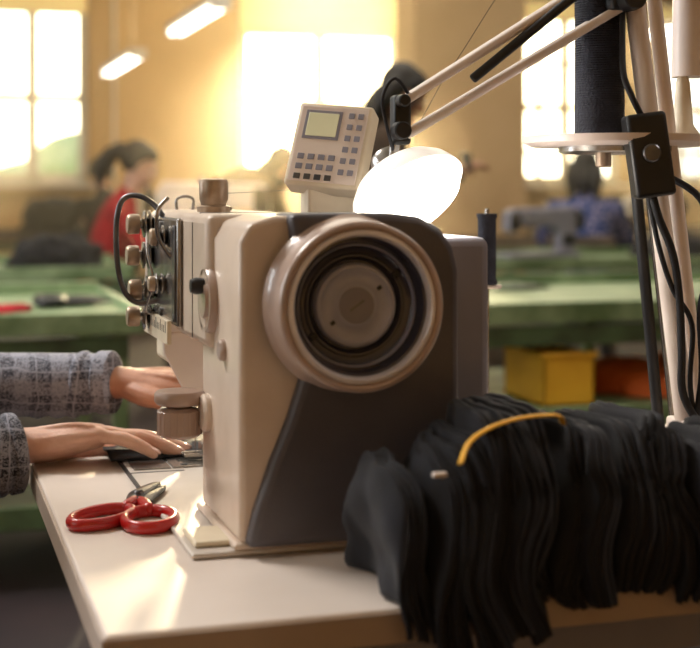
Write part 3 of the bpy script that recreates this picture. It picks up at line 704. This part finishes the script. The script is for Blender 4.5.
# ============================================================ FABRIC BUNDLE : packets of folded cut pieces standing on edge
def smooth01(t): t = max(0, min(1, t)); return t * t * (3 - 2 * t)
bm = bmesh.new()
NP = 15                       # packets
for P_ in range(NP):
    u0 = P_ / (NP - 1)
    cyk = random.uniform(-.016, .010); ch = random.uniform(-.010, .009); clean = random.uniform(-.016, .016); tw = random.uniform(-.10, .10); hg = random.uniform(0, .022); rnd = random.uniform(.20, .40)
    for q in range(4):
        u = (P_ + q * .23) / NP
        xi = .092 + .39 * u
        env = .112 + .034 * smooth01(u * 4.5) - .032 * smooth01((u - .45) / .5)
        Hh = env + ch + random.uniform(-.0025, .0025)
        yf = -.222 - .008 * math.sin(u * 8 + 1) + cyk + random.uniform(-.0025, .0025)
        if u < .06: yf += .010
        dep = .150; hang = .004 + .018 * max(0, math.sin(u * 7 + .6)) + hg
        nr, nc = 20, 16; g = []
        for a in range(nr + 1):
            r = a / nr; row = []
            for b in range(nc + 1):
                s = b / nc
                top = Hh * (1 - max(0, 1 - s / rnd) ** 2.0 * .24 - max(0, (s - .8) / .2) ** 2.4 * .3)
                z = Z + .004 + r * top
                yb = yf + .020 * r ** 2.2 + .004 * math.sin(r * 5 + P_ * 1.7) - .008 * math.sin(r * 3.1)
                y = yb + s * (dep - .018 * r)
                if y < -.206: z -= hang * (1 - r) * min(1, (-.206 - y) / .012)
                else: z = max(z, Z + .004)
                w = noise.noise(V((u * 2.6, s * 2.0, r * 1.8))); w2 = noise.noise(V((P_ * 1.3, s * 3.0, r * 3.0))); w3 = noise.noise(V((P_ * 1.3 + q * .6, s * 7, r * 2)))
                x = xi + .026 * w * (1 - .3 * r) + (.030 * u - .018) * r + clean * r + .008 * w2 + .003 * w3 * (1 - s) + tw * (.4 - s) * .12
                if u < .25: x += (.25 - u) * .12 * r * r
                row.append(bm.verts.new((x, y, z)))
            g.append(row)
        for a in range(nr):
            for b in range(nc): bm.faces.new((g[a][b], g[a + 1][b], g[a + 1][b + 1], g[a][b + 1]))
fs = mk('cloth_layers', bm, CLOTH, ang=180); s = fs.modifiers.new('s', 'SOLIDIFY'); s.thickness = .0056; s.offset = 0
bm = bmesh.new(); sweep(bm, [(.165, -.150, .795), (.20, -.150, .80), (.32, -.150, .80), (.455, -.150, .79)], [(.040, .038), (.05, .045), (.05, .045), (.045, .038)], side=(0, 1, 0), seg=24)
core = mk('cloth_core', bm, CLOTH, ang=180)
strap = tube('yellow_strap', [(.140, -.216, .872), (.152, -.206, .887), (.175, -.198, .897), (.205, -.194, .903), (.240, -.190, .903), (.252, -.178, .894)], [(.0042, .0016)] * 6, YEL, side=(0, 1, 0))
label = box('white_label', .114, .126, -.222, -.216, .862, .866, WHITE, .001)
group('black_fabric_bundle', (.28, -.15, Z), [fs, core, strap, label])

# ============================================================ THREAD STAND (right)
k = []
k.append(cyl('base_clamp', (.545, .09, Z + .001), (.545, .09, Z + .03), .035, WHITE))
k.append(cyl('main_pole', (.543, .09, Z + .02), (.462, .112, 1.46), .0115, WHITE))
k.append(cyl('second_pole', (.570, .10, Z + .001), (.492, .118, 1.46), .0085, WHITE))
k.append(boxes('pole_joint', [(.525, .59, .07, .12, .825, .842)], WHITE, .004))
k.append(cyl('rear_rod', (.575, .21, Z + .001), (.535, .215, 1.15), .007, BLACK))
k.append(cyl('rear_rod_b', (.590, .20, Z + .001), (.545, .205, 1.15), .004, STEEL))
k.append(lathe('spool_plate', [(0, -.004), (.02, -.004), (.03, .0), (.098, .0), (.106, .004), (.108, .012), (.105, .012), (.102, .006), (0, .005)], axis((.478, .150, 1.150), (0, 0, 1)), WHITE, 64))
k.append(lathe('plate_under_ring', [(.055, -.006), (.06, -.008), (.066, -.006), (.066, .001)], axis((.478, .150, 1.150), (0, 0, 1)), STEEL, 48))
k.append(cyl('plate_bolt', (.452, .13, 1.150), (.452, .13, 1.126), .009, BRASS))
k.append(lathe('black_thread_spool', [(0, 0), (.030, 0), (.030, .006), (.0285, .009), (.0265, .17), (.028, .174), (.024, .178), (.006, .18), (.006, .195), (0, .195)], axis((.447, .13, 1.156), (0, 0, 1)), THREAD, 40))
bm = bmesh.new()
for i in range(58): addlathe(bm, [(.0275, -.0012), (.0286, 0), (.0275, .0012)], axis((.447, .13, 1.169 + i * .0027), (0, 0, 1)), 32)
k.append(mk('thread_windings', bm, THREAD))
k.append(lathe('cream_spool_cone', [(0, 0), (.022, 0), (.022, .005), (.012, .02), (.008, .07), (.004, .08), (0, .08)], axis((.560, .14, 1.156), (0, 0, 1)), CREAM, 32))
k.append(lathe('second_thread_spool', [(0, 0), (.024, 0), (.022, .10), (.008, .104), (0, .104)], axis((.572, .14, 1.232), (0, 0, 1)), WHITE, 32))
BM_ = Matrix.Translation((.470, .060, 1.138)) @ Matrix.Rotation(math.radians(-17), 4, 'Z') @ Matrix.Rotation(math.radians(-8), 4, 'Y')
k.append(box('switch_box', -.022, .022, -.018, .018, -.046, .046, BLACK, .005, BM_))
k.append(boxes('switch_box_bracket', [(-.012, .012, .018, .05, -.012, .012)], DSTEEL, .002, BM_))
k.append(cyl('switch_rocker', BM_ @ V((0, -.017, .002)), BM_ @ V((0, -.023, .002)), .010, DSTEEL))
k.append(tube('power_cable', [(.474, .058, 1.095), (.480, .055, 1.07), (.500, .06, 1.03), (.512, .066, .98), (.516, .068, .92), (.520, .07, .87), (.548, .06, .82), (.585, .07, .762)], .0045, RUBBER))
k.append(tube('lamp_cable', [(.462, .06, 1.180), (.448, .055, 1.20), (.440, .06, 1.225), (.452, .085, 1.26), (.46, .10, 1.30)], .0035, RUBBER))
k.append(tube('looping_cable', [(.50, .09, 1.12), (.535, .06, 1.09), (.545, .05, 1.03), (.535, .06, .97), (.540, .065, .90), (.535, .07, .84)], .004, RUBBER))
k.append(tube('thin_cable', [(.48, .08, 1.10), (.488, .07, 1.04), (.506, .07, .99), (.530, .07, .95), (.528, .07, .88), (.55, .08, .80)], .003, RUBBER))
group('thread_stand', (.545, .09, Z), k)

# ============================================================ BALANCED-ARM TASK LAMP
k = []
for nm, a, b, yo in (('upper_bar', (.217, .159, 1.196), (.452, .100, 1.350), 0), ('lower_bar', (.222, .159, 1.160), (.470, .100, 1.312), 0)):
    for q, o in enumerate((-.006, .006)):
        k.append(cyl(nm + '_%d' % q, V(a) + V((0, o, 0)), V(b) + V((0, o, 0)), .0052, WHITE))
k.append(cyl('balance_spring', (.292, .132, 1.222), (.405, .100, 1.318), .0055, BLACK))
k.append(boxes('arm_bracket', [(.44, .475, .085, .125, 1.30, 1.36)], BLACK, .005))
k.append(cyl('arm_knob', (.458, .09, 1.312), (.458, .065, 1.312), .014, BLACK))
k.append(cyl('arm_knob_b', (.44, .09, 1.352), (.44, .07, 1.352), .010, BLACK))
k.append(boxes('head_joint', [(.208, .228, .150, .170, 1.150, 1.205)], BLACK, .004))
k.append(cyl('joint_knob', (.212, .15, 1.165), (.212, .132, 1.165), .010, BLACK)); k.append(cyl('joint_screw_top', (.215, .15, 1.198), (.215, .135, 1.198), .007, BLACK))
k.append(tube('head_wire', [(.23, .155, 1.20), (.205, .14, 1.222), (.192, .145, 1.20), (.20, .15, 1.165), (.212, .165, 1.142)], .002, RUBBER))
k.append(cyl('neck_pin', (.214, .165, 1.155), (.212, .170, 1.118), .006, STEEL))
LD = V((.30, -.62, -.78)).normalized(); La = V((.208, .195, 1.142)); ML = axis(La, LD) @ Matrix.Scale(1.16, 4)
k.append(lathe('lamp_neck', [(0, .004), (.014, .004), (.017, .010), (.017, .022), (.022, .026)], ML, STEEL, 32))
k.append(lathe('lamp_shade', [(.018, .020), (.030, .024), (.044, .032), (.053, .042), (.0575, .052), (.0585, .056), (.0565, .056), (.0555, .052), (.0515, .043), (.043, .034), (.03, .027), (.016, .023)], ML, SHADE, 64))
k.append(lathe('lamp_diffuser', [(.0560, .052), (.0555, .058), (.049, .067), (.036, .074), (.018, .078), (0, .079)], ML, LAMPE, 64))
group('balanced_arm_task_lamp', (.46, .1, 1.3), k)
tube('loose_thread', [(.452, .13, 1.353), (.40, .15, 1.352), (.355, .17, 1.34), (.30, .22, 1.24), (.24, .33, 1.12), (.05, .43, 1.094)], .0004, RUBBER, seg=6)

k = [cyl('pin', (.445, .454, Z + .004), (.445, .454, 1.075), .003, STEEL), cyl('pin_base', (.445, .454, Z + .001), (.445, .454, Z + .010), .02, BLACK),
     lathe('thread_spool', [(0, 0), (.014, 0), (.014, .004), (.0125, .008), (.0125, .088), (.014, .092), (.014, .096), (0, .096)], axis((.445, .454, .972), (0, 0, 1)), THREAD, 28),
     lathe('spool_rest', [(0, 0), (.02, 0), (.02, .004), (0, .004)], axis((.445, .454, .967), (0, 0, 1)), WHITE, 28)]
group('thread_spool_on_pin', (.445, .454, Z), k)

# ============================================================ HAZE VOLUME (scattering box added for the veil and golden window glow)
vm = bpy.data.materials.new('haze_volume'); vm.use_nodes = True
nt = vm.node_tree; nt.nodes.remove(nt.nodes['Principled BSDF'])
vs = nt.nodes.new('ShaderNodeVolumeScatter'); vs.inputs['Density'].default_value = .020; vs.inputs['Anisotropy'].default_value = .78; vs.inputs['Color'].default_value = (1, .86, .60, 1)
nt.links.new(vs.outputs[0], nt.nodes['Material Output'].inputs['Volume'])
box('haze_volume', XL + .05, XR - .05, 3.6, YB - .2, .01, H - .02, vm, 0)

# ============================================================ LIGHT
w = bpy.data.worlds.new('W'); SC.world = w; w.use_nodes = True
nt = w.node_tree; N = nt.nodes; L = nt.links; bg = N['Background']
tc = N.new('ShaderNodeTexCoord'); dt = N.new('ShaderNodeVectorMath'); dt.operation = 'DOT_PRODUCT'; dt.inputs[1].default_value = V((.275, .96, .09)).normalized()
L.new(tc.outputs['Generated'], dt.inputs[0])
mr = N.new('ShaderNodeMapRange'); mr.inputs['From Min'].default_value = .960; mr.inputs['From Max'].default_value = .995; mr.inputs['To Min'].default_value = 1.25; mr.inputs['To Max'].default_value = 11.0
mr.interpolation_type = 'SMOOTHSTEP'
L.new(dt.outputs['Value'], mr.inputs['Value']); L.new(mr.outputs[0], bg.inputs[1])
rp = N.new('ShaderNodeValToRGB'); rp.color_ramp.elements[0].position = .96; rp.color_ramp.elements[0].color = (.93, .97, .90, 1); rp.color_ramp.elements[1].position = .99; rp.color_ramp.elements[1].color = (1, .84, .48, 1)
L.new(dt.outputs['Value'], rp.inputs['Fac']); L.new(rp.outputs['Color'], bg.inputs[0])
def area(name, loc, tgt, size, power, col, sy=None):
    l = bpy.data.lights.new(name, 'AREA'); l.energy = power; l.color = col; l.size = size
    if sy: l.shape = 'RECTANGLE'; l.size_y = sy
    o = bpy.data.objects.new(name, l); COL.objects.link(o); o.location = loc
    o.rotation_euler = (V(tgt) - V(loc)).to_track_quat('-Z', 'Y').to_euler(); return o
area('fill_area_near', (-1.5, 2.2, 3.7), (-.1, .3, .8), 1.3, 135, (1, .95, .89))  # added soft fill for the table, no fixture modelled here
area('fill_area_right', (3.0, -.2, 3.6), (.4, .2, 1.1), 1.2, 28, (1, .92, .86))  # unseen fill lamp added to brighten the stand poles
area('fill_area_mid', (2.0, 4.8, 3.85), (2.0, 4.8, 0), 3.5, 95, (1, .90, .74))  # added overhead fill for the background benches, not a fitting
area('fill_area_far', (3.5, 9.8, 3.85), (3.5, 9.8, 0), 4.0, 140, (1, .84, .58))  # unseen warm fill added to lighten the back wall area
area('window_daylight_left', (XL + .1, 2.6, 2.0), (0, .6, .9), 2.2, 150, (.90, .95, 1))
area('window_daylight_back', (3.8, YB - .3, 3.0), (1.5, 2, .8), 1.2, 180, (1, .78, .42))
s = bpy.data.lights.new('low_sun', 'SUN'); s.energy = 7.0; s.angle = math.radians(2); s.color = (1, .78, .46)
so = bpy.data.objects.new('low_sun', s); COL.objects.link(so); so.location = (6, 20, 6)
so.rotation_euler = V((-3.5, -12.8, -1.9)).to_track_quat('-Z', 'Y').to_euler()
p = bpy.data.lights.new('task_lamp_bulb', 'SPOT'); p.energy = 4; p.color = (1, .95, .86); p.spot_size = math.radians(120); p.shadow_soft_size = .04
po = bpy.data.objects.new('task_lamp_bulb', p); COL.objects.link(po); po.location = La + LD * .10; po.rotation_euler = V((.15, -.2, -.95)).to_track_quat('-Z', 'Y').to_euler()

# ============================================================ CAMERA
cd = bpy.data.cameras.new('camera'); cam = bpy.data.objects.new('camera', cd); COL.objects.link(cam)
cam.location = (-.294, -1.306, 1.10); cam.rotation_euler = (math.radians(90), 0, math.radians(-17.19))
cd.lens = 72; cd.sensor_width = 36; cd.shift_y = -134 / 700; cd.clip_end = 200
cd.dof.use_dof = True; cd.dof.focus_distance = 1.60; cd.dof.aperture_fstop = 4.6
SC.camera = cam
SC.view_settings.view_transform = 'Standard'
SC.view_settings.look = 'None'
SC.view_settings.exposure = .12
